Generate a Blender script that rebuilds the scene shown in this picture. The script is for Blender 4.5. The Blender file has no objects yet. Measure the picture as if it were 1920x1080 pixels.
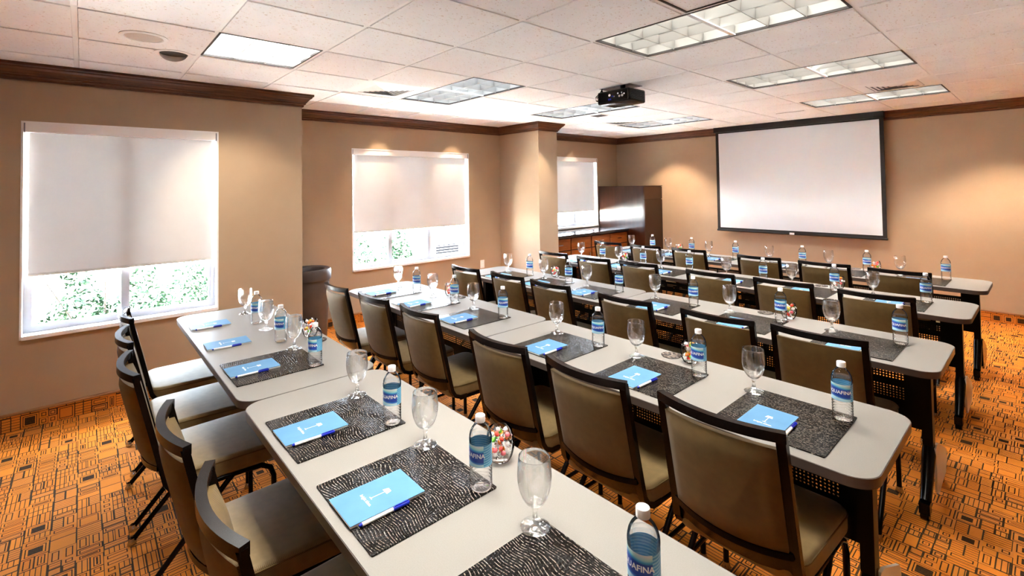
import bpy, bmesh, math, random
from mathutils import Vector, Matrix
random.seed(7)
PI = math.pi
scene = bpy.context.scene
COL = scene.collection

# ------------------------------------------------------------------ camera
cam_d = bpy.data.cameras.new('camera')
cam = bpy.data.objects.new('camera', cam_d); COL.objects.link(cam)
YAW, PIT, ROL = .8533, .0245, -.0144
def cam_axes():
    c, s = math.cos(YAW), math.sin(YAW)
    r = Vector((c, s, 0)); f = Vector((-s, c, 0)); u = Vector((0, 0, 1))
    f2 = math.cos(PIT)*f + math.sin(PIT)*u; u2 = -math.sin(PIT)*f + math.cos(PIT)*u
    return math.cos(ROL)*r + math.sin(ROL)*u2, -math.sin(ROL)*r + math.cos(ROL)*u2, f2
cr, cu, cf = cam_axes()
CAM = Vector((2.473, -1.1829, 1.60))
m = Matrix.Identity(4)
for i in range(3):
    m[i][0], m[i][1], m[i][2], m[i][3] = cr[i], cu[i], -cf[i], CAM[i]
cam.matrix_world = m
cam_d.sensor_fit = 'HORIZONTAL'; cam_d.sensor_width = 36
cam_d.lens = 900.3955/1920*36
cam_d.shift_x = (960-940.463)/1920; cam_d.shift_y = (328.937-540)/1920
cam_d.clip_start = .02; cam_d.clip_end = 300
scene.camera = cam

# ------------------------------------------------------------------ world, exposure
SKY = 55.0
SUN = 630.0
TROFFER_W = 50.0
w = bpy.data.worlds.new('world'); scene.world = w; w.use_nodes = True
bg = w.node_tree.nodes['Background']
bg.inputs[0].default_value = (.82, .93, 1.12, 1); bg.inputs[1].default_value = SKY
sun_d = bpy.data.lights.new('sun', 'SUN'); sun_d.energy = SUN; sun_d.angle = math.radians(.6); sun_d.color = (1, .98, .95)
sun = bpy.data.objects.new('sun', sun_d); COL.objects.link(sun)      # high sun over the roof ridge: lights the paving, never enters the room
sun.rotation_euler = Vector((-.12, .38, -.92)).to_track_quat('-Z', 'Y').to_euler()
vs = scene.view_settings
vs.view_transform = 'Standard'; vs.look = 'None'; vs.gamma = 1; vs.exposure = 0.0
vs.use_curve_mapping = False
scene.cycles.sample_clamp_indirect = 0      # bright paving outside must not be clipped on its way to the ceiling
scene.cycles.diffuse_bounces = 7; scene.cycles.max_bounces = 12; scene.cycles.transparent_max_bounces = 14

# ------------------------------------------------------------------ helpers
def lin(r, g, b):
    f = lambda c: (c/255/12.92) if c <= 10 else ((c/255+.055)/1.055)**2.4
    return (f(r), f(g), f(b), 1)

class NT:
    """tiny expression builder for shader maths"""
    def __init__(s, mat): s.t = mat.node_tree; s.n = s.t.nodes; s.l = s.t.links
    def new(s, t, **k):
        n = s.n.new(t)
        for a, b in k.items(): setattr(n, a, b)
        return n
    def put(s, v, sock):
        if hasattr(v, 'is_linked') or isinstance(v, bpy.types.NodeSocket): s.l.new(v, sock)
        else: sock.default_value = v
    def m(s, op, a, b=None, c=None):
        n = s.n.new('ShaderNodeMath'); n.operation = op
        s.put(a, n.inputs[0])
        if b is not None: s.put(b, n.inputs[1])
        if c is not None: s.put(c, n.inputs[2])
        return n.outputs[0]
    def mix(s, f, a, b):
        n = s.n.new('ShaderNodeMix'); n.data_type = 'RGBA'
        s.put(f, n.inputs[0]); s.put(a, n.inputs[6]); s.put(b, n.inputs[7])
        return n.outputs[2]
    def fmix(s, f, a, b):
        n = s.n.new('ShaderNodeMix'); n.data_type = 'FLOAT'
        s.put(f, n.inputs[0]); s.put(a, n.inputs[2]); s.put(b, n.inputs[3])
        return n.outputs[0]
    def coord(s, kind='Object'): return s.n.new('ShaderNodeTexCoord').outputs[kind]
    def xyz(s, v):
        n = s.n.new('ShaderNodeSeparateXYZ'); s.l.new(v, n.inputs[0]); return n.outputs
    def comb(s, x, y, z=0.0):
        n = s.n.new('ShaderNodeCombineXYZ'); s.put(x, n.inputs[0]); s.put(y, n.inputs[1]); s.put(z, n.inputs[2]); return n.outputs[0]
    def mapping(s, v, scale=(1, 1, 1), rot=(0, 0, 0)):
        n = s.n.new('ShaderNodeMapping'); s.l.new(v, n.inputs[0]); n.inputs['Scale'].default_value = scale; n.inputs['Rotation'].default_value = rot; return n.outputs[0]
    def noise(s, v, scale, detail=2, rough=.5):
        n = s.n.new('ShaderNodeTexNoise'); s.l.new(v, n.inputs['Vector']); n.inputs['Scale'].default_value = scale
        n.inputs['Detail'].default_value = detail; n.inputs['Roughness'].default_value = rough; return n.outputs['Fac']
    def white(s, v):
        n = s.n.new('ShaderNodeTexWhiteNoise'); n.noise_dimensions = '3D'; s.l.new(v, n.inputs['Vector']); return n.outputs['Value']
    def ramp(s, f, stops):
        n = s.n.new('ShaderNodeValToRGB'); s.l.new(f, n.inputs[0])
        e = n.color_ramp.elements
        while len(e) < len(stops): e.new(.5)
        for k, (p, c) in zip(e, stops): k.position = p; k.color = c
        return n.outputs[0]
    def bump(s, h, strength=.3, dist=.002):
        n = s.n.new('ShaderNodeBump'); s.l.new(h, n.inputs['Height']); n.inputs['Strength'].default_value = strength
        n.inputs['Distance'].default_value = dist; return n.outputs[0]

MATS = {}
def mat(name, color=None, rough=.5, metal=0, spec=.5, build=None, coat=0):
    if name in MATS: return MATS[name]
    mt = bpy.data.materials.new(name); mt.use_nodes = True
    b = mt.node_tree.nodes['Principled BSDF']
    if color: b.inputs['Base Color'].default_value = color
    b.inputs['Roughness'].default_value = rough; b.inputs['Metallic'].default_value = metal
    b.inputs['Specular IOR Level'].default_value = spec
    if coat: b.inputs['Coat Weight'].default_value = coat; b.inputs['Coat Roughness'].default_value = .1
    if build: build(NT(mt), b)
    MATS[name] = mt
    return mt

def streaks(c1, c2, scale, ns=1.0, bump=0.0):
    """two-tone grain, stretched by `scale`"""
    def f(t, b):
        v = t.mapping(t.coord(), scale)
        n = t.noise(v, ns, 5, .6)
        b_ = t.ramp(n, [(.3, c1), (.7, c2)])
        t.l.new(b_, b.inputs['Base Color'])
        if bump: t.l.new(t.bump(n, bump, .002), b.inputs['Normal'])
    return f

M_WALL = mat('wall_paint', lin(171, 150, 126), .7, spec=.3, build=streaks(lin(169, 148, 124), lin(173, 152, 128), (1, 1, 1), 4, .02))
M_CROWN = mat('crown_wood', rough=.35, build=streaks(lin(52, 28, 12), lin(112, 66, 34), (3, 3, 60), 1.3))
M_DARKWOOD = mat('cabinet_wood', rough=.22, spec=.35, build=streaks(lin(44, 22, 12), lin(58, 30, 17), (14, 14, 2), 1.0))
M_DRAWER = mat('drawer_wood', rough=.25, build=streaks(lin(108, 56, 22), lin(132, 72, 30), (6, 3, 40), 1.0))
M_GRANITE = mat('black_granite', rough=.06, build=streaks(lin(18, 16, 18), lin(50, 46, 48), (1, 1, 1), 120))
M_WHITEPAINT = mat('white_frame', lin(238, 238, 240), .35)
M_WINFRAME = mat('window_frame_grey', lin(158, 161, 168), .5, spec=.3)
M_GRID = mat('ceiling_grid', lin(240, 245, 248), .5)
M_BLACK = mat('black_metal', lin(7, 7, 7), .35, spec=.12)
M_CHAIRMETAL = mat('chair_metal', lin(18, 11, 9), .25, spec=.16)
M_PLASTIC = mat('black_plastic', lin(8, 8, 8), .2, spec=.2)
M_CHROME = mat('glide_metal', lin(190, 190, 195), .2, metal=1)
M_EDGE = mat('edge_band', lin(74, 64, 60), .35)
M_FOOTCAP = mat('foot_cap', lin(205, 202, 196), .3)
M_SCREENBLACK = mat('screen_black', lin(16, 14, 15), .6)
M_SCREEN = mat('screen_white', lin(210, 219, 227), .8)
M_CAP = mat('bottle_cap', lin(240, 240, 242), .4)
M_PAGES = mat('paper', lin(240, 240, 236), .8)
M_PRINT = mat('white_print', lin(248, 250, 252), .6)
M_PENW = mat('pen_white', lin(236, 236, 240), .25)
M_PENB = mat('pen_blue', lin(28, 44, 170), .25)
M_BIN = mat('bin_grey', rough=.5, build=streaks(lin(62, 56, 56), lin(76, 70, 68), (1, 1, 1), 6))
M_SPEAKER = mat('speaker_grille', rough=.7, build=streaks(lin(180, 174, 170), lin(200, 195, 190), (1, 1, 1), 400))
M_DARKHOLE = mat('dark_recess', lin(24, 22, 22), .7)
M_DARKBAND = mat('dark_trim', lin(34, 28, 27), .5)
M_REFLECT = mat('troffer_reflector', lin(190, 190, 188), .3, metal=.8)
M_CONCRETE = mat('outdoor_paving', rough=.9, build=streaks(lin(215, 212, 205), lin(235, 232, 226), (1, 1, 1), 3))
M_LEAF = mat('shrub_leaf', rough=.8, spec=0, build=streaks(lin(14, 27, 22), lin(28, 40, 28), (1, 1, 1), 14))
M_STEM = mat('shrub_stem', lin(40, 34, 28), .8)
M_UNIT = mat('unit_white', lin(235, 235, 235), .5)
M_UNITGREY = mat('unit_grey', lin(120, 124, 134), .6)
M_GRILLE = mat('unit_grille', lin(20, 21, 24), .7, spec=0)

def b_table(t, b):
    n = t.noise(t.coord(), 350, 2)
    t.l.new(t.ramp(n, [(.35, lin(132, 129, 125)), (.65, lin(137, 134, 130))]), b.inputs['Base Color'])
M_TABLE = mat('table_laminate', rough=.42, spec=.35, build=b_table)

def b_fabric(c1, c2):
    def f(t, b):
        v = t.coord('Object')
        w1 = t.n.new('ShaderNodeTexWave'); w1.wave_type = 'BANDS'; w1.bands_direction = 'DIAGONAL'
        t.l.new(v, w1.inputs[0]); w1.inputs['Scale'].default_value = 120; w1.inputs['Distortion'].default_value = .6
        n = t.noise(v, 30, 3)
        h = t.m('ADD', t.m('MULTIPLY', w1.outputs['Fac'], .45), t.m('MULTIPLY', n, .55))
        t.l.new(t.ramp(h, [(.25, c1), (.75, c2)]), b.inputs['Base Color'])
        t.l.new(t.bump(w1.outputs['Fac'], .25, .001), b.inputs['Normal'])
        b.inputs['Sheen Weight'].default_value = .06
    return f
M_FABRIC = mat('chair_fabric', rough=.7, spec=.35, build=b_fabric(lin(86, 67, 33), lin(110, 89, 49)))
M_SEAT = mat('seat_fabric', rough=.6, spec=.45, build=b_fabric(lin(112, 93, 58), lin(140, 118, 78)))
def b_shade(t, b):
    streaks(lin(204, 200, 197), lin(208, 204, 201), (1, 1, 1), 5)(t, b)
    tr = t.new('ShaderNodeBsdfTranslucent'); tr.inputs[0].default_value = (.028, .028, .0284, 1)   # thin dim-out cloth lets a little daylight through
    mx = t.new('ShaderNodeMixShader'); mx.inputs[0].default_value = .15
    t.l.new(b.outputs[0], mx.inputs[1]); t.l.new(tr.outputs[0], mx.inputs[2]); t.l.new(mx.outputs[0], t.n['Material Output'].inputs[0])
M_SHADE = mat('blind_fabric', rough=.9, build=b_shade)

def b_tile(t, b):
    v = t.coord('Object')
    info = t.n.new('ShaderNodeObjectInfo').outputs['Random']
    v2 = t.n.new('ShaderNodeVectorMath'); v2.operation = 'ADD'
    t.l.new(v, v2.inputs[0]); t.l.new(t.comb(t.m('MULTIPLY', info, 37.0), t.m('MULTIPLY', info, 91.0)), v2.inputs[1])
    n = t.noise(t.mapping(v2.outputs[0], (1, .7, 1)), 95, 2, .55)
    f = t.ramp(n, [(.30, (1, 1, 1, 1)), (.36, (0, 0, 0, 1))])
    n2 = t.noise(v2.outputs[0], 2.5, 2)
    base = t.ramp(n2, [(.3, lin(236, 240, 244)), (.7, lin(241, 246, 250))])
    t.l.new(t.mix(f, base, lin(205, 196, 188)), b.inputs['Base Color'])
    t.l.new(t.bump(n, .25, .002), b.inputs['Normal'])
M_TILE = mat('ceiling_tile', rough=.9, spec=.2, build=b_tile)

def carpet_nodes(t, b, swap=False):
    x, y, z = t.xyz(t.coord('Object'))
    if swap:   # vertical strip on the wall: use height instead of one axis
        x = t.m('ADD', x, y); y = z
    S = 1/.046
    X = t.m('MULTIPLY', x, S); Y = t.m('MULTIPLY', y, S)
    # staggered rows of 2 x 2 blocks
    row = t.m('FLOOR', t.m('MULTIPLY', Y, .5))
    X = t.m('ADD', X, t.m('MULTIPLY', t.white(t.comb(row, 3.0, 1.0)), 9.0))
    bx = t.m('FLOOR', t.m('MULTIPLY', X, .5)); by = row
    h = t.white(t.comb(bx, by, 5.0))
    gt = lambda a, v: t.m('GREATER_THAN', a, v)
    lt = lambda a, v: t.m('LESS_THAN', a, v)
    # sub-rectangle size in x: 2 if h<.5, in y: 2 if h<.25 or .5<h<.75
    wide = lt(h, .55)
    tall = t.m('MAXIMUM', lt(h, .3), t.m('MULTIPLY', gt(h, .55), lt(h, .82)))
    W = t.m('ADD', 1.0, wide); H = t.m('ADD', 1.0, tall)
    px = t.m('DIVIDE', X, W); py = t.m('DIVIDE', Y, H)
    cx = t.m('FLOOR', px); cy = t.m('FLOOR', py)
    u = t.m('SUBTRACT', px, cx); v = t.m('SUBTRACT', py, cy)
    eu = t.m('MULTIPLY', t.m('MINIMUM', u, t.m('SUBTRACT', 1.0, u)), W)
    ev = t.m('MULTIPLY', t.m('MINIMUM', v, t.m('SUBTRACT', 1.0, v)), H)
    e = t.m('MINIMUM', eu, ev)
    cell = t.comb(t.m('ADD', cx, t.m('MULTIPLY', W, 17.3)), t.m('ADD', cy, t.m('MULTIPLY', H, 7.7)), 2.0)
    r1 = t.white(cell)
    r2 = t.white(t.comb(cx, cy, t.m('ADD', 9.0, W)))
    # pattern A: nested rings
    ringA = lt(t.m('ABSOLUTE', t.m('SUBTRACT', e, .27)), .046)
    fillA = gt(e, t.fmix(r2, .33, .62))
    A = t.m('MAXIMUM', ringA, t.m('MULTIPLY', fillA, gt(r2, .25)))
    # pattern B: stripes
    sx = t.m('LESS_THAN', t.m('FRACT', t.m('MULTIPLY', t.m('MULTIPLY', v, H), 2.6)), .18)
    sy = t.m('LESS_THAN', t.m('FRACT', t.m('MULTIPLY', t.m('MULTIPLY', u, W), 2.6)), .18)
    Bp = t.fmix(gt(r2, .7), sx, sy)
    # pattern C: plain
    pat = t.fmix(gt(r1, .50), A, t.fmix(gt(r1, .90), Bp, 0.0))
    border = t.m('MULTIPLY', lt(e, t.fmix(gt(r2, .75), .060, .11)), gt(r1, .22))
    fuzz = t.noise(t.coord('Object'), 260, 2, .7)
    dark = t.m('MAXIMUM', pat, border)
    dark = t.m('MULTIPLY', dark, t.m('ADD', .72, t.m('MULTIPLY', fuzz, .5)))
    dark = t.m('MINIMUM', dark, 1.0)
    org = t.ramp(r2, [(0, lin(214, 126, 40)), (.5, lin(226, 138, 48)), (1, lin(210, 130, 58))])
    org2 = t.mix(t.m('MULTIPLY', fuzz, .3), org, lin(160, 84, 28))
    drk = t.mix(r1, lin(44, 30, 20), lin(52, 46, 32))
    t.l.new(t.mix(dark, org2, drk), b.inputs['Base Color'])
    t.l.new(t.bump(t.m('SUBTRACT', fuzz, t.m('MULTIPLY', dark, .8)), .5, .003), b.inputs['Normal'])
M_CARPET = mat('carpet', rough=.95, spec=.15, build=lambda t, b: carpet_nodes(t, b))
M_CARPETBASE = mat('carpet_base', rough=.95, spec=.15, build=lambda t, b: carpet_nodes(t, b, True))

def b_croc(t, b):
    v = t.coord('Object')
    info = t.n.new('ShaderNodeObjectInfo').outputs['Random']
    off = t.n.new('ShaderNodeVectorMath'); off.operation = 'ADD'
    t.l.new(v, off.inputs[0]); t.l.new(t.comb(t.m('MULTIPLY', info, 13.0), t.m('MULTIPLY', info, 29.0)), off.inputs[1])
    ov = off.outputs[0]
    nz = t.n.new('ShaderNodeTexNoise'); t.l.new(ov, nz.inputs['Vector']); nz.inputs['Scale'].default_value = 9; nz.inputs['Detail'].default_value = 1
    warp = t.n.new('ShaderNodeVectorMath'); warp.operation = 'MULTIPLY_ADD'
    t.l.new(nz.outputs['Color'], warp.inputs[0]); warp.inputs[1].default_value = (.06, .06, 0); t.l.new(ov, warp.inputs[2])
    wx, wy, wz = t.xyz(warp.outputs[0])
    rows = t.m('MULTIPLY', wy, 125.0)
    fr = t.m('FRACT', rows); rid = t.m('FLOOR', rows)
    dl = t.m('MINIMUM', fr, t.m('SUBTRACT', 1.0, fr))                    # across the scale rows
    cxx = t.m('ADD', t.m('MULTIPLY', wx, 120.0), t.m('MULTIPLY', t.white(t.comb(rid, 1.0, 4.0)), 8.0))
    fc_ = t.m('FRACT', cxx); dc = t.m('MINIMUM', fc_, t.m('SUBTRACT', 1.0, fc_))
    d = t.m('MINIMUM', dl, t.m('MULTIPLY', dc, 1.1))
    hgt = t.m('MINIMUM', t.m('MULTIPLY', d, 3.2), 1.0)
    # dashed glints along the embossed rows, painted into the base colour
    groove_glint = t.ramp(dl, [(.05, (1, 1, 1, 1)), (.13, (0, 0, 0, 1))])
    glint_dash = t.ramp(t.noise(t.mapping(ov, (1, 1, 1)), 150, 2), [(.46, (0, 0, 0, 1)), (.58, (1, 1, 1, 1))])
    t.l.new(t.mix(t.m('MULTIPLY', t.m('MULTIPLY', groove_glint, glint_dash), .46), lin(13, 9, 8), lin(205, 196, 182)), b.inputs['Base Color'])
    t.l.new(t.bump(hgt, .35, .002), b.inputs['Normal'])
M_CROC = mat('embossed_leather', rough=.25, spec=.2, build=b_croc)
M_PAD = mat('notepad_cover', rough=.55, spec=.18, build=streaks(lin(82, 130, 170), lin(90, 138, 178), (1, 1, 1), 12))
M_COASTER = mat('coaster_etched', rough=.25, build=lambda t, b: t.l.new(t.ramp(t.noise(t.coord(), 120, 3), [(.45, lin(38, 32, 30)), (.6, lin(130, 122, 116))]), b.inputs['Base Color']))

def thin_glass(name, tint=(1, 1, 1, 1), refl=.18, edge=.75):
    mt = bpy.data.materials.new(name); mt.use_nodes = True
    t = NT(mt); out = t.n['Material Output']; t.n.remove(t.n['Principled BSDF'])
    tr = t.new('ShaderNodeBsdfTransparent'); gl = t.new('ShaderNodeBsdfGlossy'); gl.inputs['Roughness'].default_value = .02
    lw = t.new('ShaderNodeLayerWeight'); lw.inputs['Blend'].default_value = refl
    lf = t.new('ShaderNodeLayerWeight'); lf.inputs['Blend'].default_value = .5
    # longer path through the wall at grazing incidence absorbs more
    t.l.new(t.mix(t.m('POWER', lf.outputs['Facing'], 10.0), tint, (tint[0]*edge, tint[1]*edge, tint[2]*edge, 1)), tr.inputs[0])
    mx = t.new('ShaderNodeMixShader')
    t.l.new(lw.outputs['Fresnel'], mx.inputs[0]); t.l.new(tr.outputs[0], mx.inputs[1]); t.l.new(gl.outputs[0], mx.inputs[2])
    t.l.new(mx.outputs[0], out.inputs[0]); MATS[name] = mt
    return mt
M_TUMBLER = thin_glass('tumbler_glass', (.985, .985, .985, 1), .14, .5)
M_PET = thin_glass('bottle_plastic', (.99, .995, 1, 1), .14, .75)
M_PANE = thin_glass('window_glass', (.98, 1, .99, 1), .05, .9)

def solid_glass(name, ior, color=(1, 1, 1, 1), clear=.3):
    mt = bpy.data.materials.new(name); mt.use_nodes = True
    t = NT(mt); out = t.n['Material Output']; t.n.remove(t.n['Principled BSDF'])
    g = t.new('ShaderNodeBsdfGlass'); g.inputs['IOR'].default_value = ior; g.inputs['Color'].default_value = color; g.inputs['Roughness'].default_value = 0
    tr = t.new('ShaderNodeBsdfTransparent'); mx = t.new('ShaderNodeMixShader'); mx.inputs[0].default_value = clear
    t.l.new(g.outputs[0], mx.inputs[1]); t.l.new(tr.outputs[0], mx.inputs[2])
    t.l.new(mx.outputs[0], out.inputs[0]); MATS[name] = mt
    return mt
M_STEMGLASS = solid_glass('goblet_stem_glass', 1.45)
M_BOWL = solid_glass('goblet_bowl_glass', 1.45, clear=.25)
M_WATER = solid_glass('water', 1.33, clear=.8)

def b_label(t, b):
    x, y, z = t.xyz(t.coord('Object'))
    ang = t.m('ARCTAN2', x, t.m('MULTIPLY', y, -1.0))       # 0 at the printed front
    zz = t.m('DIVIDE', t.m('SUBTRACT', z, .072), .059)
    zz = t.m('ADD', zz, t.m('MULTIPLY', t.m('SINE', t.m('MULTIPLY', ang, 1.6)), .05))
    front = t.ramp(zz, [(0, lin(150, 205, 235)), (.16, lin(190, 230, 240)), (.22, lin(40, 120, 205)), (.30, lin(26, 62, 165)),
                        (.72, lin(28, 70, 178)), (.80, lin(60, 170, 220)), (.88, lin(170, 225, 225)), (1, lin(225, 240, 240))])
    lines = t.m('GREATER_THAN', t.m('FRACT', t.m('MULTIPLY', zz, 9.0)), .55)
    back = t.mix(lines, lin(70, 160, 215), lin(140, 205, 235))
    isf = t.m('LESS_THAN', t.m('ABSOLUTE', ang), 1.15)
    t.l.new(t.mix(isf, back, front), b.inputs['Base Color'])
M_LABEL = mat('bottle_label', rough=.35, build=b_label)

def emis(name, col, strength):
    mt = bpy.data.materials.new(name); mt.use_nodes = True
    t = NT(mt); out = t.n['Material Output']; t.n.remove(t.n['Principled BSDF'])
    e = t.new('ShaderNodeEmission'); e.inputs[0].default_value = col; e.inputs[1].default_value = strength
    t.l.new(e.outputs[0], out.inputs[0]); MATS[name] = mt
    return mt

# ------------------------------------------------------------------ mesh builder
class MB:
    def __init__(s): s.v = []; s.f = []; s.mi = []
    def add(s, vs, fs, mi=0):
        o = len(s.v); s.v += [tuple(p) for p in vs]
        s.f += [tuple(i+o for i in f) for f in fs]; s.mi += [mi]*len(fs)
        return s
    def box(s, x0, y0, z0, x1, y1, z1, mi=0):
        return s.add([(x0,y0,z0),(x1,y0,z0),(x1,y1,z0),(x0,y1,z0),(x0,y0,z1),(x1,y0,z1),(x1,y1,z1),(x0,y1,z1)],
                     [(0,3,2,1),(4,5,6,7),(0,1,5,4),(1,2,6,5),(2,3,7,6),(3,0,4,7)], mi)
    def tube(s, pts, r, n=8, sx=1.0, mi=0, up=(0, 0, 1), caps=True):
        """tube through pts; r radius or list; sx squashes the section across; n=4 gives a bar"""
        P = [Vector(p) for p in pts]; rings = []
        for i, p in enumerate(P):
            d = (P[min(i+1, len(P)-1)]-P[max(i-1, 0)]).normalized()
            a = Vector(up).cross(d)
            if a.length < 1e-3: a = Vector((1, 0, 0)).cross(d)
            a.normalize(); b2 = d.cross(a)
            rr = r[i] if isinstance(r, (list, tuple)) else r
            ph = PI/4 if n == 4 else 0
            k = math.sqrt(2) if n == 4 else 1
            rings.append([p + a*math.cos(2*PI*j/n+ph)*rr*k*sx + b2*math.sin(2*PI*j/n+ph)*rr*k for j in range(n)])
        vs = [q for rg in rings for q in rg]; fs = []
        for i in range(len(P)-1):
            for j in range(n):
                fs.append((i*n+j, i*n+(j+1) % n, (i+1)*n+(j+1) % n, (i+1)*n+j))
        if caps: fs += [tuple(range(n-1, -1, -1)), tuple((len(P)-1)*n+j for j in range(n))]
        return s.add(vs, fs, mi)
    def lathe(s, prof, n=24, c=(0, 0, 0), mi=0, wob=None, close=False):
        vs = []; fs = []; K = len(prof)
        for k, (r, z) in enumerate(prof):
            for j in range(n):
                a = 2*PI*j/n
                zz = z + (wob(a, k) if wob else 0)
                vs.append((c[0]+r*math.cos(a), c[1]+r*math.sin(a), c[2]+zz))
        for k in range(K-1):
            for j in range(n):
                fs.append((k*n+j, k*n+(j+1) % n, (k+1)*n+(j+1) % n, (k+1)*n+j))
        if close: fs += [tuple(range(n-1, -1, -1)), tuple((K-1)*n+j for j in range(n))]
        return s.add(vs, fs, mi)
    def prism(s, poly, z0, z1, mi=0, sides=True, top=True, bottom=True):
        n = len(poly); vs = [(x, y, z0) for x, y in poly]+[(x, y, z1) for x, y in poly]; fs = []
        if sides: fs += [(i, (i+1) % n, (i+1) % n+n, i+n) for i in range(n)]
        if bottom: fs.append(tuple(range(n-1, -1, -1)))
        if top: fs.append(tuple(range(n, 2*n)))
        return s.add(vs, fs, mi)
    def mesh(s, name, mats, smooth=None):
        me = bpy.data.meshes.new(name); me.from_pydata(s.v, [], s.f)
        for mt in (mats if isinstance(mats, (list, tuple)) else [mats]): me.materials.append(mt)
        me.polygons.foreach_set('material_index', s.mi)
        if smooth is not None:
            me.polygons.foreach_set('use_smooth', [True]*len(me.polygons))
            me.set_sharp_from_angle(angle=math.radians(smooth))
        me.validate(); me.update()
        return me
    def build(s, name, mats, parent=None, smooth=None, loc=None, rz=0):
        return link(name, s.mesh(name, mats, smooth), parent, loc, rz)

def link(name, data, parent=None, loc=None, rz=0):
    o = bpy.data.objects.new(name, data); COL.objects.link(o)
    if parent is not None: o.parent = parent
    if loc is not None: o.location = loc
    if rz: o.rotation_euler = (0, 0, rz)
    return o
def tag(o, label, cat, group=None, kind=None):
    o['label'] = label; o['category'] = cat
    if group: o['group'] = group
    if kind: o['kind'] = kind
    return o
def thing(name, label, cat, loc=(0, 0, 0), rz=0, group=None, kind=None):
    return tag(link(name, None, None, loc, rz), label, cat, group, kind)
def copy_tree(o, parent=None):
    c = o.copy(); COL.objects.link(c); c.parent = parent
    for ch in list(o.children): copy_tree(ch, c)
    return c
def rbox(name, sx, sy, sz, r, seg=3, mt=None, smooth=50):
    bm = bmesh.new(); bmesh.ops.create_cube(bm, size=1)
    bmesh.ops.scale(bm, vec=(sx, sy, sz), verts=bm.verts)
    bmesh.ops.bevel(bm, geom=list(bm.edges)+list(bm.verts), offset=r, segments=seg, profile=.5, affect='EDGES')
    me = bpy.data.meshes.new(name); bm.to_mesh(me); bm.free()
    if mt: me.materials.append(mt)
    me.polygons.foreach_set('use_smooth', [True]*len(me.polygons)); me.set_sharp_from_angle(angle=math.radians(smooth))
    return me
def rrect(x0, y0, x1, y1, r, n=6):
    pts = []
    for cx, cy, a0 in ((x1-r, y1-r, 0), (x0+r, y1-r, PI/2), (x0+r, y0+r, PI), (x1-r, y0+r, 1.5*PI)):
        pts += [(cx+r*math.cos(a0+PI/2*i/n), cy+r*math.sin(a0+PI/2*i/n)) for i in range(n+1)]
    return pts
def text_mesh(txt, size, bold=0.0):
    cu_ = bpy.data.curves.new('t', 'FONT'); cu_.body = txt; cu_.size = size; cu_.align_x = 'CENTER'; cu_.align_y = 'CENTER'
    cu_.resolution_u = 2; cu_.offset = bold
    o = bpy.data.objects.new('t', cu_); COL.objects.link(o)
    bpy.context.view_layer.update()
    me = bpy.data.meshes.new_from_object(o.evaluated_get(bpy.context.evaluated_depsgraph_get()))
    vs = [tuple(v.co) for v in me.vertices]; fs = [tuple(p.vertices) for p in me.polygons]
    bpy.data.objects.remove(o); bpy.data.curves.remove(cu_); bpy.data.meshes.remove(me)
    return vs, fs

# ------------------------------------------------------------------ room shell
CE = 2.506; CF = CE-.0058; TOP = 2.78; TH = .15
W1, W2, YR, YP0, YP1, XP, YF, XR, YB = -2.19, -3.05, .38, 3.60, 3.98, -2.22, 6.60, 4.0, -3.6
D = .6096

fl = MB().box(-3.2, YB-TH, -.1, XR+TH, YF+TH, 0).build('floor', M_CARPET)
tag(fl, 'orange carpet patterned with dark nested rectangles and stripes', 'floor', kind='structure')

WIN = [  # y0, y1, z0, z1, wall x, blind bottom
    (-1.505, -.312, .600, 2.106, W1, 1.02),
    (1.250, 3.010, .612, 2.094, W2, 1.066),
    (4.230, 5.985, .868, 2.108, W2, 1.14)]
def wall_x(name, label, x, y0, y1, win=None):
    b = MB()
    if win is None: b.box(x-TH, y0, 0, x, y1, TOP)
    else:
        a0, a1, z0, z1 = win[:4]
        b.box(x-TH, y0, 0, x, a0, TOP); b.box(x-TH, a1, 0, x, y1, TOP)
        b.box(x-TH, a0, 0, x, a1, z0); b.box(x-TH, a0, z1, x, a1, TOP)
    return tag(b.build(name, M_WALL), label, 'wall', kind='structure')
wall_x('wall_left_near', 'tan painted wall around the leftmost window', W1, YB, YR-TH, WIN[0])
tag(MB().box(W2-TH, YR-TH, 0, W1, YR, TOP).build('wall_return', M_WALL), 'tan wall corner stepping back behind the waste bin', 'wall', kind='structure')
wall_x('wall_left_middle', 'tan painted wall around the wide middle window', W2, YR, YP0, WIN[1])
tag(MB().box(W2-TH, YP0, 0, XP, YP1, TOP).build('wall_pillar', M_WALL), 'tan square pillar standing between the middle and far windows', 'pillar', kind='structure')
wall_x('wall_left_far', 'tan painted wall around the far window behind the counter', W2, YP1, YF, WIN[2])
tag(MB().box(W2-TH, YF, 0, XR+TH, YF+TH, TOP).build('wall_front', M_WALL), 'tan front wall behind the projection screen', 'wall', kind='structure')
tag(MB().box(XR, YB, 0, XR+TH, YF, TOP).build('wall_right', M_WALL), 'tan side wall opposite the windows', 'wall', kind='structure')
tag(MB().box(W1-TH, YB-TH, 0, XR+TH, YB, TOP).build('wall_back', M_WALL), 'tan rear wall behind the nearest row', 'wall', kind='structure')
tag(MB().box(W2-TH, YB-TH, TOP, XR+TH, YF+TH, TOP+.1).build('roof_slab', M_GRID), 'structural slab above the suspended ceiling tiles', 'slab', kind='structure')

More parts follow.
